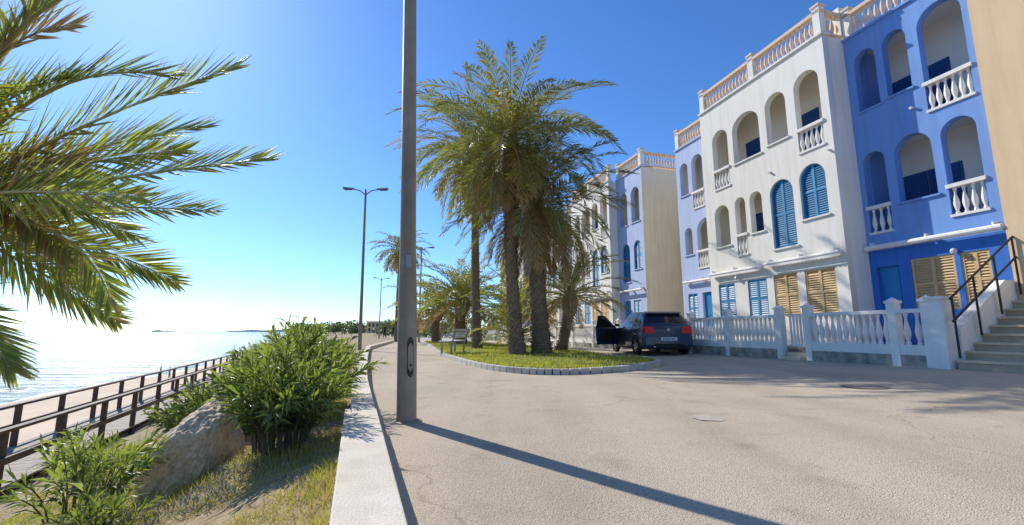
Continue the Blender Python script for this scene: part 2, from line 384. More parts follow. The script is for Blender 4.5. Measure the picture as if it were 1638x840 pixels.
def aw(F,s0,s1,z,d,r=.06):
    m.cyl(F@Vector((s0,z,d)),F@Vector((s1,z,d)),r,r,10,0)
    for s in(s0+.15,(s0+s1)/2,s1-.15): boxF(m,F,s-.02,s+.02,z+.03,z+.14,d,0,0)
aw(FB,.05,BL-.05,3.12,-.16,.07); aw(FW,.1,2.6,3.05,-.12); aw(FW,2.8,5.2,3.0,-.12); aw(FL,.3,2.5,3.0,-.12)
for F,s0,s1,z in((FW,.1,2.6,3.0),(FW,2.8,5.2,2.95)):
    k=int((s1-s0)/.12)
    for i in range(k):
        a=s0+(s1-s0)*i/k;b=s0+(s1-s0)*(i+1)/k
        m.face([F@Vector(p) for p in((a,z,-.17),(b,z,-.17),(b,z-.05,-.172),((a*.3+b*.7),z-.085,-.173),((a*.7+b*.3),z-.085,-.173),(a,z-.05,-.172))],0)
for F,s,z in((FW,2.2,6.05),(FB,1.45,6.55),(FW,.15,6.0)): m.cyl(F@Vector((s,z,.05)),F@Vector((s,z-.02,-.09)),.035,.035,8,0)
for F,s in((FW,3.9),(FB,1.0)):
    m.lathe(F@Vector((s,2.75,-.08)),[(.001,-.07),(.05,-.05),(.07,0),(.05,.05),(.001,.07)],10,1)
m.obj('awnings_and_spouts',[balw,M('lamp_globe',(.8,.8,.78),None,3,.3)],b1)
# second building
b2=grp('apartment_building')
F2=frame(6.7,22.4)
section(b2,F2,2.6,ZT-.1,[(.3,1.1,6.6,8.5,'open',1),(1.5,2.3,6.6,8.5,'open',1),(.3,1.0,4.1,5.6,'shut',1),(1.4,2.2,3.5,5.6,'shut',1),(.5,1.2,1.2,2.5,'bshut',0),(1.5,2.2,.5,2.5,'door',0)],lblue,body=cream,nm='near_block'); roof_bal(b2,F2,2.6,ZT-.1,8,nm='near_roof_balustrade')
m=MB(); boxF(m,F2,-.012,-.002,.1,ZT-.12,-.002,9,0); boxF(m,F2,-.018,-.013,5.85,5.9,0,9,0); boxF(m,F2,-.018,-.013,3.05,3.1,0,9,0); m.obj('gable_render',[cream],b2)
Fb=off(F2,2.603,-.5)
section(b2,Fb,5.3,ZT-.1,WOPS,white,nm='white_block'); roof_bal(b2,Fb,5.3,ZT-.1,nm='white_roof_balustrade')
Fc=off(F2,7.906,.3); section(b2,Fc,BL,ZT-.2,BOPS(BL),white,gf=lblue,nm='blue_block'); roof_bal(b2,Fc,BL,ZT-.2,nm='blue_roof_balustrade')
Fd=off(F2,10.87,-.3); section(b2,Fd,5.3,ZT-.4,WOPS,white,nm='end_block'); roof_bal(b2,Fd,5.3,ZT-.4,nm='end_roof_balustrade')
m=MB(); 
for F,s0,s1 in((F2,.1,2.5),(Fb,.1,5.2),(Fd,.1,5.2)): aw(F,s0,s1,3.0,-.2)
m.obj('awnings',[balw],b2)
b3=grp('apartment_building')
F3=off(F2,17.5,.4); section(b3,F3,BL,ZT-.6,BOPS(BL),blue,body=cream,nm='blue_block'); roof_bal(b3,F3,BL,ZT-.6,nm='roof_balustrade_a')
F4=off(F3,BL+.003,-.4); section(b3,F4,5.3,ZT-.6,WOPS,white,nm='white_block'); roof_bal(b3,F4,5.3,ZT-.6,nm='roof_balustrade_b')
F5=off(F3,BL+5.31,0); section(b3,F5,5.3,ZT-.9,WOPS,cream,nm='cream_block')
# terrace
m=MB(); boxF(m,FW,-2.7,8.2,-.1,.5,-1.38,.79,0); m.obj('terrace',[tile])
m=MB(); boxF(m,FW,9.8,40,-.1,.4,-1.38,1.2,0); m.obj('terrace',[tile])
# ---------------------------------------------------------------- balustrade fence
def fence(name,s0,s1,posts,zg,gates=()):
    g=grp(name); m=MB(); d=-1.45
    ps=sorted(posts)
    for a,b in zip(ps,ps[1:]):
        if (a,b) in gates: 
            continue
        boxF(m,FW,a,b,zg-.15,zg+.22,d-.085,d+.11,1)
        boxF(m,FW,a,b,zg+.22,zg+.42,d-.07,d+.07,0)
        p0=FW@Vector((a+.11,0,d));p1=FW@Vector((b-.11,0,d)); balusters(m,p0,p1,zg+.42,.66,.15,0,9)
        boxF(m,FW,a,b,zg+1.08,zg+1.16,d-.075,d+.075,0)
    for p in ps:
        boxF(m,FW,p-.085,p+.085,zg-.1,zg+1.30,d-.095,d+.095,0); boxF(m,FW,p-.11,p+.11,zg+1.30,zg+1.35,d-.12,d+.12,0)
        a=[FW@Vector(q) for q in((p-.09,zg+1.35,d-.09),(p+.09,zg+1.35,d-.09),(p+.09,zg+1.35,d+.09),(p-.09,zg+1.35,d+.09))]; t=FW@Vector((p,zg+1.43,d))
        for i in range(4): m.face([a[i],a[(i+1)%4],t],0)
    m.obj('balustrade',[balw,slate],g); return g
f1=fence('balustrade_fence',-2.7,5.6,[-2.60,-1.96,.08,.95,2.9,4.7,6.4],.2,gates=((.08,.95),))
m=MB()
boxF(m,FW,-2.92,-2.68,-.0,1.52,-1.58,-1.32,0); boxF(m,FW,-2.96,-2.64,1.52,1.58,-1.62,-1.28,0)
for i in range(3): boxF(m,FW,.22,.81,.0,.3+.1*i-.05,-1.7+.25*i,-1.38,1)
for i in range(6): m.cyl(FW@Vector((.26+i*.1,.55,-1.3)),FW@Vector((.26+i*.1,1.3,-1.3)),.03,.03,6,0)
boxF(m,FW,.2,.83,1.3,1.36,-1.33,-1.27,0); boxF(m,FW,.2,.83,.5,.56,-1.33,-1.27,0)
m.obj('gate',[balw,stone],f1)
fence('balustrade_fence',10,40,[9.8+2.6*i for i in range(13)],.08)
# ---------------------------------------------------------------- stairs
st=grp('entrance_stairs'); m=MB()
for i in range(8):
    d=-1.5+.27*i; z=.2+.165*(i+1)
    boxF(m,FW,-9,-2.98,-.1+.001*i,z-.045,d+.03,.6,1)
    boxF(m,FW,-9,-2.98,z-.044,z,d,d+.34 if i<7 else .6,0)
m.obj('steps',[stone,M('stair_riser',(.56,.44,.29),(.45,.35,.24),4,.85)],st)
m=MB()
pl=[(-1.3,.1),(.6,.1),(.6,1.95),(.3,1.95),(-1.25,.95)]
A=[FW@Vector((-2.975,z,d)) for d,z in pl];B=[FW@Vector((-2.78,z,d)) for d,z in pl]
m.face(A);m.face(B[::-1])
for i in range(5): m.face([A[i],B[i],B[(i+1)%5],A[(i+1)%5]])
m.obj('stringer_wall',[white],st)
m=MB()
def rl(d,h): return FW@Vector((-3.05,1.0+(d+1.5)*.62+h,d))
for h in(.55,.12): m.tube([rl(-1.55,h),rl(.62,h)],.022,8,0)
for d in(-1.5,-.8,-.1,.58): m.tube([FW@Vector((-3.05,.4+(d+1.5)*.6,d)),rl(d,.55)],.02,8,0)
m.obj('handrail',[metald],st)
# ---------------------------------------------------------------- island with kerb
def catmull(P,n=6):
    o=[];N=len(P)
    for i in range(N):
        a,b,c,d=[Vector(P[(i+k-1)%N]) for k in range(4)]
        for j in range(n):
            t=j/n; o.append(.5*((2*b)+(c-a)*t+(2*a-5*b+4*c-d)*t*t+(3*b-a-3*c+d)*t**3))
    return o
IP=[(-7.2,38),(-5.0,27.5),(-2.94,18.1),(-1.75,14),(-.75,11.2),(.2,9.85),(1.2,9.55),(2.6,10.1),(3.7,11.4),(3.75,12.8),(3.1,14.5),(2.7,18),(1.2,24),(-2.2,33),(-5,39.5)]
IL=catmull([(a,b,0) for a,b in IP])
def inside(x,y,P):
    c=False;n=len(P);j=n-1
    for i in range(n):
        xi,yi=P[i][0],P[i][1];xj,yj=P[j][0],P[j][1]
        if (yi>y)!=(yj>y) and x<(xj-xi)*(y-yi)/(yj-yi)+xi: c=not c
        j=i
    return c
def offset(P,w):
    o=[];n=len(P)
    for i in range(n):
        t=(P[(i+1)%n]-P[i-1]).normalized(); nn=Vector((-t.y,t.x,0)); o.append(P[i]+nn*w)
    return o
sgn=1
t0=offset(IL,.1)
if not inside(t0[10].x,t0[10].y,IL): sgn=-1
inn=offset(IL,.14*sgn)
m=MB()
def resample(P,step):
    o=[]
    pts=P+[P[0]]; 
    for a,b in zip(pts,pts[1:]):
        L=(b-a).length; k=max(1,round(L/step))
        for i in range(k): o.append(a+(b-a)*i/k)
    return o
RL=resample(IL,.5); RI=offset(RL,.14*sgn)
for i in range(len(RL)):
    a,b=RL[i],RL[(i+1)%len(RL)];c,d=RI[i],RI[(i+1)%len(RL)]
    e=.012/max(.05,(b-a).length); a2=a+(b-a)*e;b2_=b-(b-a)*e;c2=c+(d-c)*e;d2=d-(d-c)*e
    z=zr(a.x)
    m.hexa([(a2.x,a2.y,z-.05),(b2_.x,b2_.y,z-.05),(d2.x,d2.y,z-.05),(c2.x,c2.y,z-.05),(a2.x,a2.y,z+.13),(b2_.x,b2_.y,z+.13),(d2.x,d2.y,z+.13),(c2.x,c2.y,z+.13)])
o=m.obj('island_kerb',[kerbm]); bv=o.modifiers.new('b','BEVEL'); bv.width=.012; bv.segments=2
bm=bmesh.new(); vs=[bm.verts.new((p.x,p.y,zr(p.x)+.115)) for p in offset(RL,.13*sgn)]; bm.faces.new(vs)
me=bpy.data.meshes.new('lawn'); bmesh.ops.triangulate(bm,faces=bm.faces[:]); bm.to_mesh(me); bm.free(); me.materials.append(lawn)
o=bpy.data.objects.new('lawn',me); col.objects.link(o)
m=MB(); cnt=0; IN2=[(p.x,p.y) for p in inn]
while cnt<26000:
    y=9.5+28*R()**1.7; x=U(-7,4)
    if not inside(x,y,IN2): continue
    if noise.noise(Vector((x*.9,y*.9,2)))+U(-.4,.4)<-.25: continue
    h=U(.03,.09)*(1+.6*noise.noise(Vector((x*2,y*2,7)))); a=U(0,6.28);w=.008+.0006*y; z=zr(x)+.11
    dx,dy=math.cos(a)*w,math.sin(a)*w; lx,ly=U(-.04,.04),U(-.04,.04)
    m.face([(x-dx,y-dy,z),(x+dx,y+dy,z),(x+lx,y+ly,z+h)],0 if R()<.85 else 1); cnt+=1
m.obj('lawn_grass_blades',[gA,gB])
# ---------------------------------------------------------------- palms
def leaflets(mb,pts,npair,leafL,roll,mi,w,near=False,jit=.18,start=.12):
    N=len(pts)-1
    for i in range(npair):
        t=start+(1-start)*(i+.5)/npair
        f=t*N;k=min(int(f),N-1);p=pts[k].lerp(pts[k+1],f-k)
        T=(pts[k+1]-pts[k]).normalized()
        S=T.cross(Vector((0,0,1)));S=S.normalized() if S.length>.05 else Vector((1,0,0))
        S=Matrix.Rotation(roll,3,T)@S; Nn=S.cross(T).normalized()
        L=leafL*(math.sin(math.pi*min(1,(t*.80+.16)))**.6)*U(.85,1.1)
        ang=math.radians((54 if near else 62)-34*t)
        for sd in(-1,1):
            lift=U(.05,.55)
            d=(T*math.cos(ang)+S*sd*math.sin(ang)*math.cos(lift)+Nn*math.sin(ang)*math.sin(lift)+Vector((U(-jit,jit),U(-jit,jit),U(-jit,jit)))).normalized()
            wv=d.cross(Nn+S*U(-.5,.5)).normalized()*w
            sag=.0 if near else .16
            q=p+d*L*.5-Vector((0,0,L*sag*.2)); e=p+d*L-Vector((0,0,L*sag))
            if near:
                q1=p+d*L*.2
                up=d.cross(wv).normalized()*w*.45
                mm=mi if R()>.07 else 1
                mb.face([p-wv*.4,q1-wv+up,q-wv*.9+up,e,q,q1],mm); mb.face([p,q1,q,e,q+wv*.9+up,q1+wv+up],mm)
            else: mb.face([p,q-wv,e,q+wv],mi)
def frond_pts(P0,az,el,L,droop,n=10):
    pts=[Vector(P0)];p=Vector(P0)
    for i in range(n):
        t=(i+.5)/n; e=max(-1.45,el-droop*t**1.2)
        p=p+Vector((math.cos(az)*math.cos(e),math.sin(az)*math.cos(e),math.sin(e)))*(L/n); pts.append(p.copy())
    return pts
def palm(name,base,top,r0,r1,nf,L,npair=38,leafL=.5,w=.018,dryf=6,lowel=-.5,seed=1,bend=.3,dr=1.0):
    random.seed(seed)
    g=grp(name); base=Vector(base);top=Vector(top); H=(top-base).length
    m=MB(); P=[];rad=[]
    K=max(4,int(H/.22))
    side=Vector((U(-1,1),U(-1,1),0)).normalized()*bend
    for i in range(K+1):
        t=i/K; p=base.lerp(top,t)+side*math.sin(t*math.pi)*.5; P.append(p); rad.append((r0*(1.25-.25*min(1,t*5))*(1-t)+r1*t)*(1+.05*(i%2)))
    m.tube([P[0]-Vector((0,0,.2))]+P,[rad[0]*1.1]+rad,14,0)
    for i in range(int(H/.105)):
        t=(i+.5)/int(H/.105); f=t*K;k=min(int(f),K-1);c=P[k].lerp(P[k+1],f-k);rr=rad[k]
        nn=11
        for j in range(nn):
            a=2*math.pi*(j+.5*(i%2))/nn+U(-.06,.06); dv=Vector((math.cos(a),math.sin(a),0)); tv=Vector((-dv.y,dv.x,0))
            q=c+dv*rr*.97; wd=rr*.26; hh=.095; out=rr*.15*U(.6,1.4)+.008
            m.face([q-tv*wd,q+tv*wd,q+tv*wd*.5+dv*out+Vector((0,0,hh)),q-tv*wd*.5+dv*out+Vector((0,0,hh))],0)
            m.face([q-tv*wd*.5+dv*out+Vector((0,0,hh)),q+tv*wd*.5+dv*out+Vector((0,0,hh)),q+tv*wd*.4+Vector((0,0,hh)),q-tv*wd*.4+Vector((0,0,hh))],0)
    m.lathe(P[-1]-Vector((0,0,.7)),[(r1,0),(r1*1.5,.3),(r1*1.7,.6),(r1*1.1,1.0),(.02,1.25)],12,1)
    m.obj('trunk',[bark,dry],g,smooth=False)
    m=MB(); ga=2.39996
    for i in range(nf):
        t=i/nf; el=1.45-(1.45-lowel)*t**.85+U(-.15,.15); az=i*ga+U(-.25,.25)
        LL=L*U(.82,1.1)*(.75+.35*math.sin(math.pi*min(1,t+.15)))
        droop=U(.75,1.35)*(1.15-.3*t)*dr
        pts=frond_pts(P[-1]+Vector((math.cos(az),math.sin(az),0))*r1*.6+Vector((0,0,.35*(1-t))),az,el,LL,droop)
        isd=i>=nf-dryf; mi=2 if isd else(1 if (t>.7 and R()<.5) or R()<.12 else 0)
        m.tube(pts,[.03*(1-j/11.5) for j in range(11)],4,3)
        leaflets(m,pts,npair,leafL,U(-.45,.45),mi,w)
    m.obj('crown',[palmA,palmB,dry,rach],g); return g
palm('palm_tree',(.2,15.5,.1),(-.05,15.5,7.4),.22,.18,92,3.9,48,.62,.022,14,seed=3,bend=.25,lowel=-.8,dr=1.15)
palm('palm_tree',(1.05,16.0,.1),(.85,16.1,5.3),.29,.25,82,3.5,46,.58,.022,20,seed=5,bend=-.2,lowel=-1.0,dr=1.1)
palm('palm_tree',(-1.6,21,.1),(-1.75,21,9.3),.19,.16,84,4.2,44,.62,.025,14,seed=8,bend=.3,lowel=-.8,dr=1.15)
palm('palm_tree',(-10.1,40,0),(-10.0,40,7.9),.2,.18,56,2.8,26,.5,.035,8,seed=11,bend=.2,lowel=-.9,dr=1.2)
palm('palm_tree',(-3.1,28,.1),(-3.1,28,2.6),.3,.3,66,3.8,32,.6,.03,8,seed=13,lowel=-.3)
palm('palm_tree',(-5.6,34,.1),(-5.6,34,2.4),.3,.3,56,3.6,28,.6,.035,8,seed=14,lowel=-.3)
palm('palm_tree',(.3,24.5,.1),(.3,24.5,1.9),.25,.25,44,2.8,28,.5,.028,6,seed=17,lowel=-.3)
palm('palm_tree',(1.9,18.0,.1),(2.3,18.0,2.2),.2,.2,38,2.4,34,.42,.018,6,seed=19,lowel=-.4)
palm('palm_tree',(.35,17.0,.1),(.1,16.9,.6),.14,.14,30,1.9,32,.38,.016,2,seed=21,lowel=.1)
# near palm, crown just outside the left of the view
random.seed(31)
g=grp('palm_tree'); C=Vector((-2.75,2.05,1.35)); m=MB()
gb=Vector((-2.85,1.95,-.5)); m.tube([gb,gb.lerp(C,.5),C],[.17,.15,.15],14,0)
for i in range(16):
    t=(i+.5)/16;c=gb.lerp(C,t)
    for j in range(9):
        a=2*math.pi*(j+.5*(i%2))/9; dv=Vector((math.cos(a),math.sin(a),0)); tv=Vector((-dv.y,dv.x,0)); q=c+dv*.14
        m.face([q-tv*.05,q+tv*.05,q+tv*.025+dv*.05+Vector((0,0,.13)),q-tv*.025+dv*.05+Vector((0,0,.13))],0)
m.obj('trunk',[bark],g)
m=MB()
def bez(a,b,c,n=14):
    ctl=b*2-(a+c)*.5
    return [a*(1-t)**2+ctl*2*t*(1-t)+c*t*t for t in[i/n for i in range(n+1)]]
FR=[((-1.80,1.91,1.56),(-1.02,1.81,1.62),1.15,.30,0),
    ((-1.95,1.87,1.76),(-1.15,1.74,2.00),1.0,.32,0),
    ((-1.95,1.63,2.10),(-1.22,1.53,2.20),.8,.30,0),
    ((-2.05,1.96,1.34),(-1.70,1.92,1.0),1.2,.27,0),
    ((-2.2,2.2,1.52),(-1.50,2.2,1.50),1.1,.32,0),
    ((-2.2,1.8,1.05),(-1.95,1.8,.75),1.0,.26,0),
    ((-2.3,2.3,1.85),(-1.72,2.4,2.05),1.0,.34,0),
    ((-2.1,1.75,1.45),(-1.45,1.7,1.42),1.3,.30,0),
    ((-2.4,1.9,2.0),(-2.0,1.8,2.45),1.2,.33,0),
    ((-2.3,2.0,1.45),(-1.95,1.95,1.2),1.2,.28,1),
    ((-2.2,2.1,1.68),(-1.60,2.1,1.78),1.25,.34,0),
    ((-2.25,1.9,1.6),(-1.85,1.85,1.62),.9,.30,1),
    ((-2.3,1.8,1.75),(-1.75,1.65,1.9),1.1,.32,0),
    ((-2.25,2.3,1.35),(-1.80,2.4,1.16),1.1,.30,0),
    ((-2.35,2.2,1.2),(-2.0,2.3,.95),1.0,.28,0),
    ((-2.2,1.7,1.9),(-1.65,1.55,2.05),1.3,.30,1),
    ((-2.2,1.9,1.5),(-1.62,1.9,1.30),.6,.30,0),
    ((-2.3,2.05,1.3),(-1.85,2.0,1.08),1.5,.28,0),
    ((-2.0,1.75,1.85),(-1.35,1.65,1.90),.7,.30,0),
    ((-2.15,1.6,2.2),(-1.7,1.5,2.45),1.0,.30,0)]
for b,c,roll,LL,mi in FR:
    pts=bez(C+Vector((0,0,.1)),Vector(b),Vector(c)); m.tube(pts,[.013*(1-j/16) for j in range(15)],6,2)
    leaflets(m,pts,62,LL,roll+U(-.2,.2),mi,.0066,near=True,jit=.10)
for i in range(16):
    az=math.radians(U(95,330)); pts=frond_pts(C,az,U(.1,1.3),U(1.4,1.9),U(.8,1.2),12); m.tube(pts,.012,5,2); leaflets(m,pts,44,.34,U(-.4,.4),0,.009,near=True)
m.obj('crown',[palmF,dry,rach],g)
# ---------------------------------------------------------------- oleanders
def shrub(name,base,Rr,H,ns,nl,LL=.12,w=.012,dark=.35,seed=1,up0=.55,st=.22):
    random.seed(seed); g=grp(name); m=MB(); s=MB(); base=Vector(base)
    for i in range(ns):
        a=U(0,6.28); rr=math.sqrt(R()); hx=H*(1-.42*rr*rr)*U(.6,1.12)
        p0=base+Vector((math.cos(a)*rr*Rr*.35,math.sin(a)*rr*Rr*.35,0)); p2=base+Vector((math.cos(a)*rr*Rr*U(.8,1.1),math.sin(a)*rr*Rr*U(.8,1.1),hx))
        p1=p0.lerp(p2,.5)+Vector((-math.cos(a)*.1*Rr,-math.sin(a)*.1*Rr,.08*H))
        pts=bez(p0,p1,p2,6); s.tube(pts,[.007*(1-j/9) for j in range(7)],4,0)
        for k in range(nl):
            wh=math.floor(k/3); t=st+(1-st)*(wh+U(.3,.6))/(nl/3); f=t*6;q=min(int(f),5);p=pts[q].lerp(pts[q+1],f-q);T=(pts[q+1]-pts[q]).normalized()
            b=(k%3)*2.09+wh*1.1+U(-.4,.4);o=T.orthogonal().normalized();o=Matrix.Rotation(b,3,T)@o
            up=up0*.6+.8*t+U(-.15,.25)
            d=(o+T*up+Vector((0,0,U(-.1,.25)))).normalized(); l=LL*U(.6,1.2); wv=(d.cross(T).normalized()*w)
            e=p+d*l-Vector((0,0,l*.12)); md=p+d*l*.5+Vector((0,0,l*.03)); kl=T*w*.5
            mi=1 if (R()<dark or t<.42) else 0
            m.face([p,md-wv+kl,e,md],mi); m.face([p,md,e,md+wv+kl],mi)
    s.obj('stems',[stemm],g); m.obj('leaves',[olA,olB],g); return g
shrub('oleander_bush',(-1.85,3.75,-.02),.58,.84,92,33,.145,.0125,.3,seed=2)
shrub('oleander_bush',(-2.3,5.1,-.05),.8,1.0,100,33,.15,.0135,.3,seed=3)
shrub('oleander_bush',(-3.2,6.9,-.1),.9,1.05,90,36,.15,.015,.3,seed=4)
shrub('oleander_bush',(-3.1,5.0,-.35),.65,.72,70,33,.14,.013,.7,seed=5)
shrub('oleander_bush',(-3.0,3.35,-.45),.46,.72,18,24,.15,.0125,.1,seed=6,st=.3)
shrub('oleander_bush',(-2.45,2.85,-.42),.28,.42,10,21,.13,.011,.1,seed=16,st=.3)
shrub('oleander_bush',(-3.75,4.3,-.55),.4,.55,18,24,.15,.0125,.2,seed=17,st=.3)
shrub('oleander_bush',(-4.6,9.5,-.2),1.0,1.0,70,40,.16,.02,seed=7)
shrub('oleander_bush',(-5.9,13,-.2),1.1,1.0,70,40,.16,.024,.5,seed=8)
shrub('oleander_bush',(-4.2,7.0,-.75),.9,.8,80,40,.13,.016,.9,seed=9)
shrub('oleander_bush',(-5.4,8.2,-1.0),.9,.75,70,40,.13,.017,.9,seed=10)
shrub('oleander_bush',(-8.5,20,-.4),1.2,1.1,60,40,.18,.03,.6,seed=12)
shrub('oleander_bush',(-7.6,16,-.7),1.2,.9,60,40,.18,.026,.8,seed=13)
# bed grasses and scrub
random.seed(44); m=MB(); cnt=0
while cnt<64000:
    y=.9+8*R()**1.5; x=wallX(y)-.31-4.2*R()**1.25
    dn=noise.noise(Vector((x*1.3,y*1.3,4)))
    if dn+U(-.35,.35)<-.26: continue
    h=U(.02,.085)*(1+.9*dn); z=zbed(x,y)-.02+.06*noise.noise(Vector((x*1.7,y*1.7,0)))
    a=U(0,6.28);w=.002+.0006*y; dx,dy=math.cos(a)*w,math.sin(a)*w; lx,ly=U(-.06,.06),U(-.06,.06)
    m.face([(x-dx,y-dy,z),(x+dx,y+dy,z),(x+lx,y+ly,z+h)],0 if R()<.5+.5*noise.noise(Vector((x*.9,y*.9,12))) else 1); cnt+=1
m.obj('bed_grass',[gA,gB])
m=MB()
for i in range(14000):
    y=U(2.6,5.2); x=wallX(y)-.5-U(.4,2.2); c=noise.noise(Vector((x*2.2,y*2.2,14)))
    if c<.05: continue
    z=zbed(x,y)+U(0,.14)*c*2; a=U(0,6.28); d=Vector((math.cos(a),math.sin(a),U(.2,1.2)))*.035; wv=Vector((-d.y,d.x,0)).normalized()*.004
    p=Vector((x,y,z)); m.face([p,p+d*.5-wv,p+d,p+d*.5+wv],0)
m.obj('grey_scrub',[gray])
m=MB(); c=Vector((-6.6,9.2,-1.35))
for i in range(60):
    a=U(0,6.28);e=U(.3,1.4);d=Vector((math.cos(a)*math.cos(e),math.sin(a)*math.cos(e),math.sin(e))); l=U(.45,.75); wv=d.cross(Vector((0,0,1))).normalized()*.03
    m.face([c-wv*.6,c+d*l*.5-wv,c+d*l,c+d*l*.5+wv,c+wv*.6],0)
m.obj('yucca_plant',[olB])
# ---------------------------------------------------------------- boulder
bm=bmesh.new(); bmesh.ops.create_icosphere(bm,subdivisions=6,radius=1)
random.seed(9)
pl=[(Vector((U(-1,1),U(-1,1),U(-.5,1))).normalized(),U(.60,.84)) for _ in range(15)]
for v in bm.verts:
    p=v.co.copy()
    for nv,dd in pl:
        k=p.dot(nv)-dd
        if k>0: p-=nv*k*.95
    nz=noise.fractal(p*2.2,1,2,6); p*=1+.10*nz; p+=p.normalized()*(.03*noise.noise(p*9)+.016*noise.noise(p*22))
    v.co=p
me=bpy.data.meshes.new('boulder'); bm.to_mesh(me); bm.free(); me.materials.append(rockm)
for p_ in me.polygons: p_.use_smooth=True
o=bpy.data.objects.new('boulder',me); col.objects.link(o); o.location=(-2.64,3.95,-.10); o.scale=(.34,.40,.54); o.rotation_euler=(0,.3,.5)
# ---------------------------------------------------------------- boardwalk
g=grp('boardwalk'); md=MB(); mr=MB()
BD=Vector((-.39,1,0)).normalized(); BNr=Vector((-BD.y,BD.x,0))
B0=Vector((-9.6,9,-2.0))
s=-10
while s<110:
    p=B0+BD*s
    a=p;b=p+BNr*1.9; w=BD*(.135 if s<30 else .5)
    z=Vector((0,0,U(-.003,.003)))
    md.hexa([a+z-Vector((0,0,.04)),a+w+z-Vector((0,0,.04)),b+w+z-Vector((0,0,.04)),b+z-Vector((0,0,.04)),a+z,a+w+z,b+w+z,b+z])
    s+=.145 if s<30 else .52
md.obj('deck',[deckm],g)
for o_ in(.06,1.84):
    s=-10.3
    while s<110:
        p=B0+BD*s+BNr*o_
        M4=Matrix.Translation(p)@Matrix.Rotation(math.atan2(BD.y,BD.x),4,'Z')
        mr.box(-.055,.055,-.055,.055,-1.9,1.0,0,M4); s+=2.05
    for z,h,t in((1.0,.06,.075),(.42,.13,.03)):
        p=B0+BNr*o_+Vector((0,0,z)); M4=Matrix.Translation(p)@Matrix.Rotation(math.atan2(BD.y,BD.x),4,'Z')
        of=0 if t>.05 else (-.086 if o_<1 else .086)
        mr.box(-10.5,110,of-t,of+t,0,h,0,M4)
for q in(.3,1.6):
    p=B0+BNr*q; M4=Matrix.Translation(p)@Matrix.Rotation(math.atan2(BD.y,BD.x),4,'Z'); mr.box(-10.5,110,-.06,.06,-.24,-.045,0,M4)
mr.obj('railings',[wood],g)
# ---------------------------------------------------------------- street lamps
def lamp(x,y,z,H,r0,r1,arm,rot,detail=False,lean=0):
    g=grp('street_lamp',(x,y,z),rot); g.rotation_euler=(0,-lean,rot); m=MB()
    m.lathe((0,0,0),[(r0*1.02,-.1),(r0*1.02,.0),(r0,.02),(r0*.97,1.2),(r1+(r0-r1)*.62,1.22+.6),(r1,H-.1),(.001,H)],20,0)
    m.obj('pole',[lampm],g,True)
    m=MB()
    for sd in(-1,1):
        pts=[Vector((0,0,H-.35)),Vector((sd*arm*.25,0,H-.12)),Vector((sd*arm*.55,0,H-.05))]; m.tube(pts,.03,8,0)
        a,b=sd*arm*.5,sd*arm
        m.hexa([(a,-.06,H-.07),(b,-.13,H-.05),(b,.13,H-.05),(a,.06,H-.07),(a,-.06,H),(b,-.1,H+.03),(b,.1,H+.03),(a,.06,H)],1)
        m.hexa([(sd*arm*.62,-.08,H-.09),(sd*arm*.93,-.1,H-.09),(sd*arm*.93,.1,H-.09),(sd*arm*.62,.08,H-.09),(sd*arm*.62,-.08,H-.061),(sd*arm*.93,-.1,H-.056),(sd*arm*.93,.1,H-.056),(sd*arm*.62,.08,H-.061)],2)
    m.obj('heads',[lampm,lampd,glass],g)
    if detail:
        m=MB()
        def hp(a,zz,rr): return (rr*math.sin(a),-rr*math.cos(a),zz)
        for rr,a0,zz0,zz1,mi in((r0+.001,.34,.44,.84,1),(r0+.006,.25,.50,.78,0)):
            N=8
            for i in range(N):
                a=-a0+2*a0*i/N+.25;b=-a0+2*a0*(i+1)/N+.25
                e0=.06*(1-math.cos(abs((i)/N*2-1)*1.3));e1=.06*(1-math.cos(abs((i+1)/N*2-1)*1.3))
                m.face([hp(a,zz0+e0,rr),hp(b,zz0+e1,rr),hp(b,zz1-e1,rr),hp(a,zz1-e0,rr)],mi)
        m.cyl(hp(.25,.56,r0),hp(.25,.56,r0+.016),.012,.012,10,1)
        for i in range(5):
            a=-.3+.12*i;b=a+.12; m.face([hp(a,1.55,r0*.99),hp(b,1.55,r0*.99),hp(b,1.68,r0*.985),hp(a,1.68,r0*.985)],2)
        m.obj('inspection_hatch',[lampm,metald,lampd],g)
        m=MB(); m.lathe((0,0,0),[(r0*1.5,-.004),(r0*1.5,.01),(r0*1.05,.02)],20,0); m.obj('base_plate',[lampm],g)
    return g
lamp(-1.06,4.71,0.004,8,.1,.058,1.1,math.radians(18),True,.026)
lamp(-7.25,21.8,-.1,8.1,.09,.05,1.1,.1,False,.012)
lamp(-7.75,38,.1,8,.09,.05,1.1,.3)
lamp(-17.5,60,0,8,.09,.05,1.1,.3)
# ---------------------------------------------------------------- bench
g=grp('park_bench',(-2.05,16.9,.12),math.radians(-14)); m=MB()
for i in range(4): m.box(-.36+i*.11,-.27+i*.11,-.85,.85,.42,.455,0)
for i in range(3):
    z=.54+i*.12; m.box(.1+i*.035,.13+i*.035,-.85,.85,z,z+.09,0)
for y in(-.65,.65):
    m.box(-.34,-.28,y-.025,y+.025,0,.42,1); m.box(.02,.08,y-.025,y+.025,0,.42,1); m.box(-.36,.12,y-.024,y+.024,.385,.419,1)
    m.hexa([(.07,y-.025,.4),(.11,y-.025,.4),(.11,y+.025,.4),(.07,y+.025,.4),(.2,y-.025,.88),(.23,y-.025,.88),(.23,y+.025,.88),(.2,y+.025,.88)],1)
    m.box(-.36,-.32,y-.02,y+.02,.42,.62,1); m.box(-.36,.12,y-.02,y+.02,.62,.65,1)
m.obj('slats_and_frame',[balw,lampd],g)
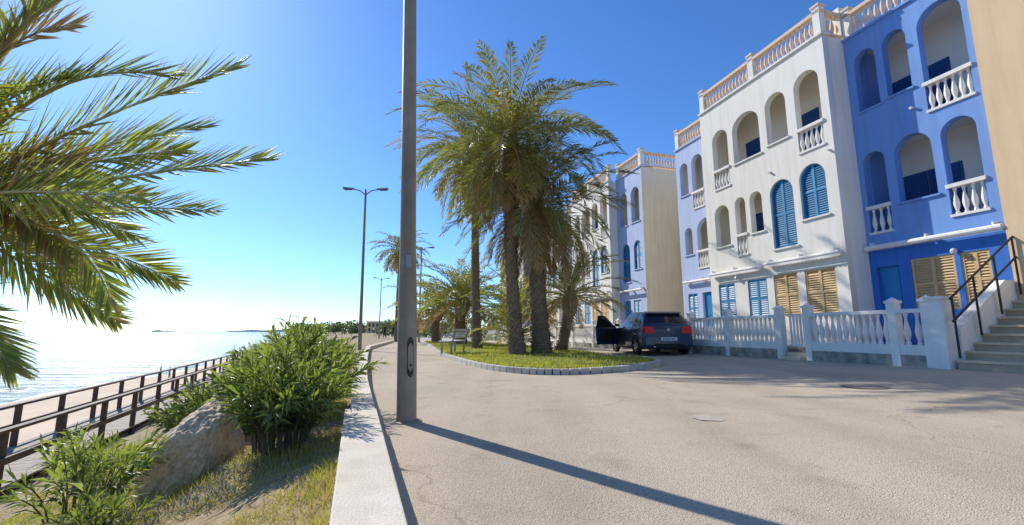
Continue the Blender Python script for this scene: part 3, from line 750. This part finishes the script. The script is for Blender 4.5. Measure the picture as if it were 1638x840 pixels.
# ---------------------------------------------------------------- car
paint=M('car_paint_dark_blue',(.018,.042,.09),(.016,.038,.08),2,.33,spec=.4,coat=.4)
tyre=M('tyre_rubber',(.02,.02,.02),None,8,.85); rim=M('alloy_rim',(.45,.45,.46),None,5,.3,metal=.8)
redl=M('tail_light_red',(.85,.015,.015),(.75,.01,.01),3,.3,spec=.4); plast=M('black_plastic',(.02,.02,.022),None,5,.6); seatm=M('seat_cloth',(.05,.05,.055),None,9,.9)
car=grp('parked_car',(5.15,15.0,.1),math.radians(3))
def loft(m,secs,mi_fn):
    n=len(secs[0])
    for j in range(len(secs)-1):
        for i in range(n-1):
            m.face([secs[j][i],secs[j+1][i],secs[j+1][i+1],secs[j][i+1]],mi_fn(j,i))
lo=[(0,.34,.86,.70),(.04,.27,.93,.80),(.12,.24,.965,.85),(.5,.22,.985,.88),(1.2,.2,.97,.885),(2.1,.2,.95,.885),(3.0,.2,.925,.88),(3.35,.22,.88,.87),(3.75,.24,.80,.84),(4.05,.26,.70,.76),(4.18,.32,.58,.62)]
secs=[]
for y,zb_,zt_,w in lo:
    h=zt_-zb_
    half=[(w*.85,zb_),(w*.97,zb_+.07),(w,zb_+h*.35),(w*1.0,zb_+h*.6),(w*.975,zb_+h*.86),(w*.93,zt_-.01),(w*.6,zt_+.012)]
    secs.append([(x,y,z) for x,z in half]+[(0,y,zt_+.015)]+[(-x,y,z) for x,z in reversed(half)]+[(0,y,zb_)])
bm=bmesh.new()
rv=[[bm.verts.new(p) for p in s_] for s_ in secs]
n=len(rv[0])
for j in range(len(rv)-1):
    for i in range(n): 
        bm.faces.new([rv[j][i],rv[j][(i+1)%n],rv[j+1][(i+1)%n],rv[j+1][i]])
bm.faces.new(rv[0][::-1]); bm.faces.new(rv[-1])
bmesh.ops.recalc_face_normals(bm,faces=bm.faces)
me=bpy.data.meshes.new('lower_body'); bm.to_mesh(me); bm.free()
ob=bpy.data.objects.new('lower_body',me); col.objects.link(ob)
cm=MB()
for yy in(.78,3.32):
    for sx in(-1,1): cm.cyl((sx*.62,yy,.33),(sx*1.1,yy,.33),.375,.375,28,0)
cut=cm.obj('tmpcut',[plast])
bo=ob.modifiers.new('b','BOOLEAN'); bo.object=cut; bo.operation='DIFFERENCE'; bo.solver='EXACT'
dg=bpy.context.evaluated_depsgraph_get(); me2=bpy.data.meshes.new_from_object(ob.evaluated_get(dg)); bpy.data.objects.remove(ob); bpy.data.objects.remove(cut)
me2.materials.clear(); me2.materials.append(paint)
ob=bpy.data.objects.new('lower_body',me2); col.objects.link(ob); ob.parent=car
for p_ in me2.polygons: p_.use_smooth=abs(p_.normal.y)<.9; p_.material_index=0
cb=[(.10,.95,.80,.95,.80),(.16,.955,.81,1.06,.78),(.42,.965,.82,1.40,.64),(.52,.965,.83,1.435,.635),(.60,.965,.83,1.45,.635),(1.12,.96,.84,1.475,.64),(1.20,.96,.84,1.476,.64),(2.02,.945,.84,1.455,.63),(2.12,.94,.84,1.44,.625),(2.75,.93,.82,1.10,.72),(3.05,.92,.78,.925,.76)]
secs=[]
for y,z0,w0,z1,w1 in cb:
    secs.append([(w0,y,z0-.02),(w0*.985,y,z0+.0),(w1+.01,y,z1-.05 if z1-z0>.1 else z0+.002),(w1-.07,y,max(z1,z0+.004)),(0,y,max(z1,z0+.004)+.02),(-w1+.07,y,max(z1,z0+.004)),(-w1-.01,y,z1-.05 if z1-z0>.1 else z0+.002),(-w0*.985,y,z0),(-w0,y,z0-.02)])
def gm(j,i):
    side=i in(1,6); top=i in(3,4)
    if side: return 1 if j in(2,4,6,8,9) else 0
    if top: return 1 if j in(1,8,9) else 0
    return 0
m=MB(); loft(m,secs,gm); m.obj('cabin',[paint,glass],car)
m=MB()
m.hexa([(-.6,.30,1.40),(.6,.30,1.40),(.6,.5,1.45),(-.6,.5,1.45),(-.58,.30,1.43),(.58,.30,1.43),(.6,.5,1.475),(-.6,.5,1.475)],0)
m.hexa([(-.78,-.04,.36),(.78,-.04,.36),(.84,.12,.34),(-.84,.12,.34),(-.78,-.035,.6),(.78,-.035,.6),(.84,.12,.62),(-.84,.12,.62)],0)
m.box(-.5,.5,-.047,-.03,.30,.40,1)
for sx in(-1,1):
    x0,x1=(.46,.79) if sx>0 else(-.79,-.46)
    m.hexa([(x0,-.03,.74),(x1,-.015,.74),(x1,.05,.74),(x0,.05,.74),(x0,.0,.95),(x1,.02,.95),(x1,.08,.95),(x0,.08,.95)],2)
    xs=sx*.80; m.hexa([(xs-.02,-.01,.74),(xs+.045,.06,.74),(xs+.06,.26,.78),(xs-.02,.26,.78),(xs-.02,.03,.95),(xs+.03,.08,.95),(xs+.05,.26,.93),(xs-.02,.26,.93)],2)
    m.hexa([(sx*.86,2.62,.98),(sx*1.02,2.62,.99),(sx*1.02,2.72,.99),(sx*.86,2.72,.98),(sx*.86,2.62,1.08),(sx*1.02,2.62,1.1),(sx*1.02,2.72,1.09),(sx*.86,2.72,1.07)],0)
    for yy in(1.95,1.05): m.box(sx*.884-.004,sx*.884+.004,yy,yy+.012,.3,.94,1)
    m.box(sx*.89-.012,sx*.89+.012,1.05+.55,1.05+.75,.80,.83,0)
m.box(-.27,.27,-.052,-.04,.5,.61,3)
m.cyl((0,-.0,.86),(0,-.022,.86),.045,.045,16,4)
m.cyl((-.5,-.06,.3),(-.5,.05,.3),.03,.03,10,4)
m.box(-.3,.3,.12,.14,.99,1.005,1)
m.obj('rear_trim_and_lights',[paint,plast,redl,M('number_plate',(.8,.8,.8),None,3,.5),rim],car)
m=MB()
m.box(-.89,-.886,1.97,2.95,.3,.93,0); m.box(.886,.888,1.0,1.01,.3,.9,0)  # first box: dark sheet on the body side, painting the open doorway's inner shade
m.box(-.86,.86,.3,3.1,.21,.26,0)
m.box(-.65,-.2,1.75,1.87,.5,1.22,1); m.box(.2,.65,1.75,1.87,.5,1.22,1); m.box(-.55,-.3,1.78,1.84,1.22,1.36,1); m.box(.3,.55,1.78,1.84,1.22,1.36,1)
m.obj('interior',[plast,seatm],car)
m=MB()
for yy in(.78,3.32):
    for sx in(-1,1):
        p=[(.33,.74),(.335,.78),(.335,.86),(.32,.885),(.24,.89)]
        i0=len(m.v); N=28
        for rr,xx in p:
            for k in range(N):
                t=2*math.pi*k/N; m.v.append((sx*xx,yy+rr*math.cos(t),.33+rr*math.sin(t)))
        for j in range(len(p)-1):
            for k in range(N): m.f.append((i0+j*N+k,i0+j*N+(k+1)%N,i0+(j+1)*N+(k+1)%N,i0+(j+1)*N+k)); m.m.append(0)
        m.cyl((sx*.70,yy,.33),(sx*.82,yy,.33),.24,.24,24,0)
        for k in range(7):
            t=2*math.pi*k/7; a=Vector((sx*.875,yy,.33)); b=a+Vector((0,math.cos(t),math.sin(t)))*.235; pr=Vector((0,-math.sin(t),math.cos(t)))*.028
            m.hexa([a-pr-Vector((sx*.03,0,0)),a+pr-Vector((sx*.03,0,0)),a+pr,a-pr,b-pr-Vector((sx*.03,0,0)),b+pr-Vector((sx*.03,0,0)),b+pr,b-pr],1)
        m.cyl((sx*.84,yy,.33),(sx*.885,yy,.33),.06,.05,12,1)
m.obj('wheels',[tyre,rim],car)
dr=grp('open_door',(-.89,2.93,0),math.radians(-62)); dr.parent=car
m=MB()
m.hexa([(-.05,0,.3),(.0,0,.3),(.0,-1.0,.3),(-.05,-1.0,.3),(-.05,0,.93),(0,0,.93),(0,-1.05,.95),(-.05,-1.05,.95)],0)
m.tube([(-.02,-.02,.93),(.03,-.62,1.36),(.06,-.98,1.40),(.0,-1.04,.95)],.022,6,1)
m.face([(-.02,-.05,.935),(-.02,-1.02,.95),(.055,-.96,1.39),(.03,-.62,1.35)],2)
m.box(-.0,.03,-.9,-.15,.42,.85,1)
m.obj('door_panel',[paint,plast,glass],dr)
tx=bpy.data.curves.new('plate_text','FONT'); tx.body='5448 FBC'; tx.size=.105; tx.align_x='CENTER'; tx.extrude=.001
to=bpy.data.objects.new('plate_text',tx); col.objects.link(to); to.parent=car; to.location=(0,-.0545,.52); to.rotation_euler=(math.pi/2,0,0); tx.materials.append(plast)
g=grp('waste_bin',(6.7,18.6,.12)); m=MB(); m.hexa([(-.25,-.28,.05),(.25,-.28,.05),(.25,.28,.05),(-.25,.28,.05),(-.3,-.34,.95),(.3,-.34,.95),(.3,.34,.95),(-.3,.34,.95)]); m.hexa([(-.33,-.37,.95),(.33,-.37,.95),(.33,.37,.95),(-.33,.37,.95),(-.3,-.3,1.05),(.3,-.3,1.05),(.3,.34,1.08),(-.3,.34,1.08)]); m.cyl((-.3,.28,.1),(.3,.28,.1),.1,.1,12)
m.obj('bin_body',[M('bin_green',(.03,.09,.07),None,5,.5)],g)
# ---------------------------------------------------------------- road details
def disc(m,c,r,z,mi,n=32,wob=0):
    m.face([(c[0]+r*math.cos(t)*(1+wob*noise.noise(Vector((math.cos(t)*2,math.sin(t)*2,c[0])))),c[1]+r*math.sin(t)*(1+wob*noise.noise(Vector((math.cos(t)*2,math.sin(t)*2,c[0]+5)))),z) for t in[2*math.pi*k/n for k in range(n)]],mi)
m=MB(); c=Vector((5.1,6.7,zr(5.1)+.008)); disc(m,c,.30,c.z+.002,0); disc(m,c,.27,c.z+.005,1)
m.obj('manhole_cover',[M('iron_rim',(.3,.26,.2),None,10,.7),M('iron_cover',(.36,.30,.23),(.28,.23,.18),20,.7,.6,40)])
m=MB(); disc(m,(2.0,4.75,0),.16,zr(2.0)+.009,0,40,.25); m.obj('road_patch',[M('road_repair',(.64,.555,.44),(.57,.49,.385),9,.9,.5,120,fine=.2)])
g=grp('drain_grate'); m=MB(); m.box(-.42,-.12,1.55,1.85,.005,.010,1)
for i in range(8): m.box(-.41+i*.038,-.39+i*.038,1.56,1.84,.011,.02,0)
m.obj('grate_bars',[metald,plast],g); g.location=(.22,.15,0)
# ---------------------------------------------------------------- people
skin=M('skin',(.42,.25,.17),None,8,.6); hairm=M('hair_dark',(.03,.02,.015),None,8,.7)
def person(x,y,z,H,rz,shirt,trous,stride=.18,armsw=.15):
    g=grp('person',(x,y,z),rz); k=H/1.75
    V=[(0,0,.95),(0,0,1.12),(0,0,1.32),(0,0,1.44),(0,-.01,1.52),
       (.1,0,.9),(.11,-stride*.5,.5),(.11,-stride,.08),(.11,-stride-.0+.12,.03),
       (-.1,0,.9),(-.11,stride*.6,.5),(-.11,stride*.9,.09),(-.11,stride*.9+.12,.03),
       (.19,0,1.40),(.24,armsw*.4,1.13),(.25,armsw+.1,.90),(-.19,0,1.40),(-.24,-armsw*.4,1.13),(-.25,-armsw+.08,.90)]
    E=[(0,1),(1,2),(2,3),(3,4),(0,5),(5,6),(6,7),(7,8),(0,9),(9,10),(10,11),(11,12),(3,13),(13,14),(14,15),(3,16),(16,17),(17,18)]
    RD=[.15,.135,.16,.08,.055,.105,.07,.045,.035,.105,.07,.045,.035,.06,.042,.028,.06,.042,.028]
    me=bpy.data.meshes.new('b'); me.from_pydata([(a*k,b*k,c*k) for a,b,c in V],E,[]); ob=bpy.data.objects.new('b',me); col.objects.link(ob)
    ob.modifiers.new('s','SKIN')
    for i,r in enumerate(RD):
        d=me.skin_vertices[0].data[i]; d.radius=(r*k,r*k*.8); d.use_root=(i==0)
    sb=ob.modifiers.new('u','SUBSURF'); sb.levels=2; sb.render_levels=2
    dg=bpy.context.evaluated_depsgraph_get(); m2=bpy.data.meshes.new_from_object(ob.evaluated_get(dg)); bpy.data.objects.remove(ob)
    for mm in(shirt,trous,skin,plast): m2.materials.append(mm)
    for p in m2.polygons:
        c=p.center/k; p.use_smooth=True
        p.material_index=3 if c.z<.07 else 1 if c.z<.97 and abs(c.x)<.2 else 2 if (c.z>1.45 or (abs(c.x)>.2 and c.z<1.18)) else 0
    o=bpy.data.objects.new('body',m2); col.objects.link(o); o.parent=g
    m=MB(); hp=[(.001,-.12),(.045,-.11),(.065,-.06),(.076,0),(.074,.05),(.05,.095),(.001,.115)]
    m.lathe((0,.0,1.63*k),[(a*k,b*k) for a,b in hp],12,0); m.lathe((0,-.018*k,1.65*k),[(.07*k,-.06*k),(.083*k,.0),(.08*k,.055*k),(.053*k,.10*k),(.001,.122*k)],12,1)
    m.cyl((0,.07*k,1.63*k),(0,.1*k,1.61*k),.012*k,.014*k,6,0)
    for sx in(-1,1):
        m.cyl((sx*.072*k,0,1.61*k),(sx*.085*k,0,1.65*k),.012*k,.01*k,6,0); m.cyl((sx*.027*k,.068*k,1.645*k),(sx*.027*k,.076*k,1.645*k),.01*k,.006*k,6,1)
        hb=Vector((.25,armsw+.1,.88)) if sx>0 else Vector((-.25,-armsw+.08,.88))
        for f in range(5):
            a=hb+Vector((0,-.03+.015*f,0)); m.cyl(a*k,(a+Vector((-sx*.02,.01+.01*(f-2),-(.07+.02*(f in(1,2,3))))))*k,.009*k,.006*k,5,0)
    m.obj('head_and_hands',[skin,hairm],g,True)
cd=M('cloth_dark',(.03,.03,.04),None,6,.9); cbm=M('cloth_blue',(.06,.10,.2),None,6,.9)
person(-49.9,65.5,-5.72,1.72,2.2,cd,cbm); person(-48.8,65.8,-5.7,1.6,2.2,cbm,cd,.1)
person(-16.2,58,0,1.75,.4,cd,cd); person(-15.4,59,0,1.7,.4,cd,cbm,.12)
# ---------------------------------------------------------------- distance
random.seed(77); m=MB()
def clump(cx,cy,cz,r,h,n,s):
    for i in range(n):
        a=U(0,6.28);u=U(-.4,1);rr=math.sqrt(max(0,1-u*u))*r*U(.5,1.05)
        p=Vector((cx+math.cos(a)*rr,cy+math.sin(a)*rr,cz+u*h)); d=[Vector((U(-1,1),U(-1,1),U(-1,1)))*s for _ in range(3)]
        m.face([p+d[0],p+d[1],p+d[2]],0 if R()<.6 else 1)
for i in range(90):
    t=i/90; x=-192+t*165+U(-3,3); y=400-t*160; clump(x,y,U(0,3.5),U(3,6),U(3,5.5),150,.9)
for i in range(30):
    t=i/30; clump(-26+U(-2,2)+t*16,95-t*30+U(-2,2),.8,U(1.5,2.5),U(1,2.2),160,.3)
for i in range(14): clump(-6+i*.75+U(-.3,.3),48+U(-1,1),.8,U(1,1.6),U(1,2),150,.2)
m.obj('distant_trees',[LEAF('far_leaf',(.09,.12,.06),(.12,.14,.07),.1),LEAF('far_leaf_dark',(.05,.07,.04),(.06,.08,.04),.1)])
g=grp('distant_building'); m=MB(); m.box(-80,-65,250,262,-1,6.0,0)
for i in range(7):
    for j in range(2): m.box(-79+i*2.1,-77.8+i*2.1,249.9,250.1,1+2.5*j,2.7+2.5*j,1)
m.box(-80.5,-64.5,249.5,262.5,6.0,6.4,0); m.obj('walls_and_windows',[tan,glass],g)
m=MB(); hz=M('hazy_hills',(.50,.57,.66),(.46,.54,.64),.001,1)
def ridge(x0,x1,y,h,seed,n=60):
    pv=None
    for i in range(n+1):
        t=i/n;x=x0+(x1-x0)*t; e=math.sin(math.pi*t)**.5; z=h*e*(.55+.6*noise.fractal(Vector((t*6,seed,0)),1,2,4))
        cur=((x,y,-8),(x,y,max(0,z)),(x,y+600,-8))
        if pv: m.face([pv[0],cur[0],cur[1],pv[1]]); m.face([pv[1],cur[1],cur[2],pv[2]])
        pv=cur
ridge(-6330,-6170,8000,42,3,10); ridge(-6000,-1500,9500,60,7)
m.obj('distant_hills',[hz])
# ---------------------------------------------------------------- light, sky, camera
S=Vector((-.55,.59,.585)).normalized()
w=bpy.data.worlds.new('World'); sc.world=w; w.use_nodes=True; nt=w.node_tree
sky=nt.nodes.new('ShaderNodeTexSky'); sky.sky_type='NISHITA'; sky.sun_disc=False
sky.sun_elevation=math.asin(S.z); sky.sun_rotation=math.atan2(S.x,S.y); sky.air_density=1.0; sky.dust_density=.22; sky.ozone_density=4.0
hs=nt.nodes.new('ShaderNodeHueSaturation'); hs.inputs['Saturation'].default_value=1.12
mx=nt.nodes.new('ShaderNodeMix'); mx.data_type='RGBA'; mx.blend_type='MULTIPLY'; mx.inputs[0].default_value=1; mx.inputs[7].default_value=(.80,1.04,1.34,1)
bg=nt.nodes['Background']; bg.inputs['Strength'].default_value=.135
nt.links.new(sky.outputs[0],hs.inputs['Color']); nt.links.new(hs.outputs[0],mx.inputs[6]); nt.links.new(mx.outputs[2],bg.inputs['Color'])
l=bpy.data.lights.new('sun','SUN'); l.energy=5; l.angle=math.radians(.53); l.color=(1,.95,.85)
lo_=bpy.data.objects.new('sun',l); col.objects.link(lo_); lo_.rotation_euler=S.to_track_quat('Z','Y').to_euler(); lo_.location=(0,0,30)
cam=bpy.data.cameras.new('camera'); co=bpy.data.objects.new('camera',cam); col.objects.link(co)
cam.sensor_width=36; cam.lens=15.82; cam.clip_start=.05; cam.clip_end=30000
co.location=(0,0,.9); co.rotation_euler=(math.radians(90+8.7),0,0); sc.camera=co
sc.view_settings.view_transform='Standard'; sc.view_settings.look='None'; sc.view_settings.exposure=0
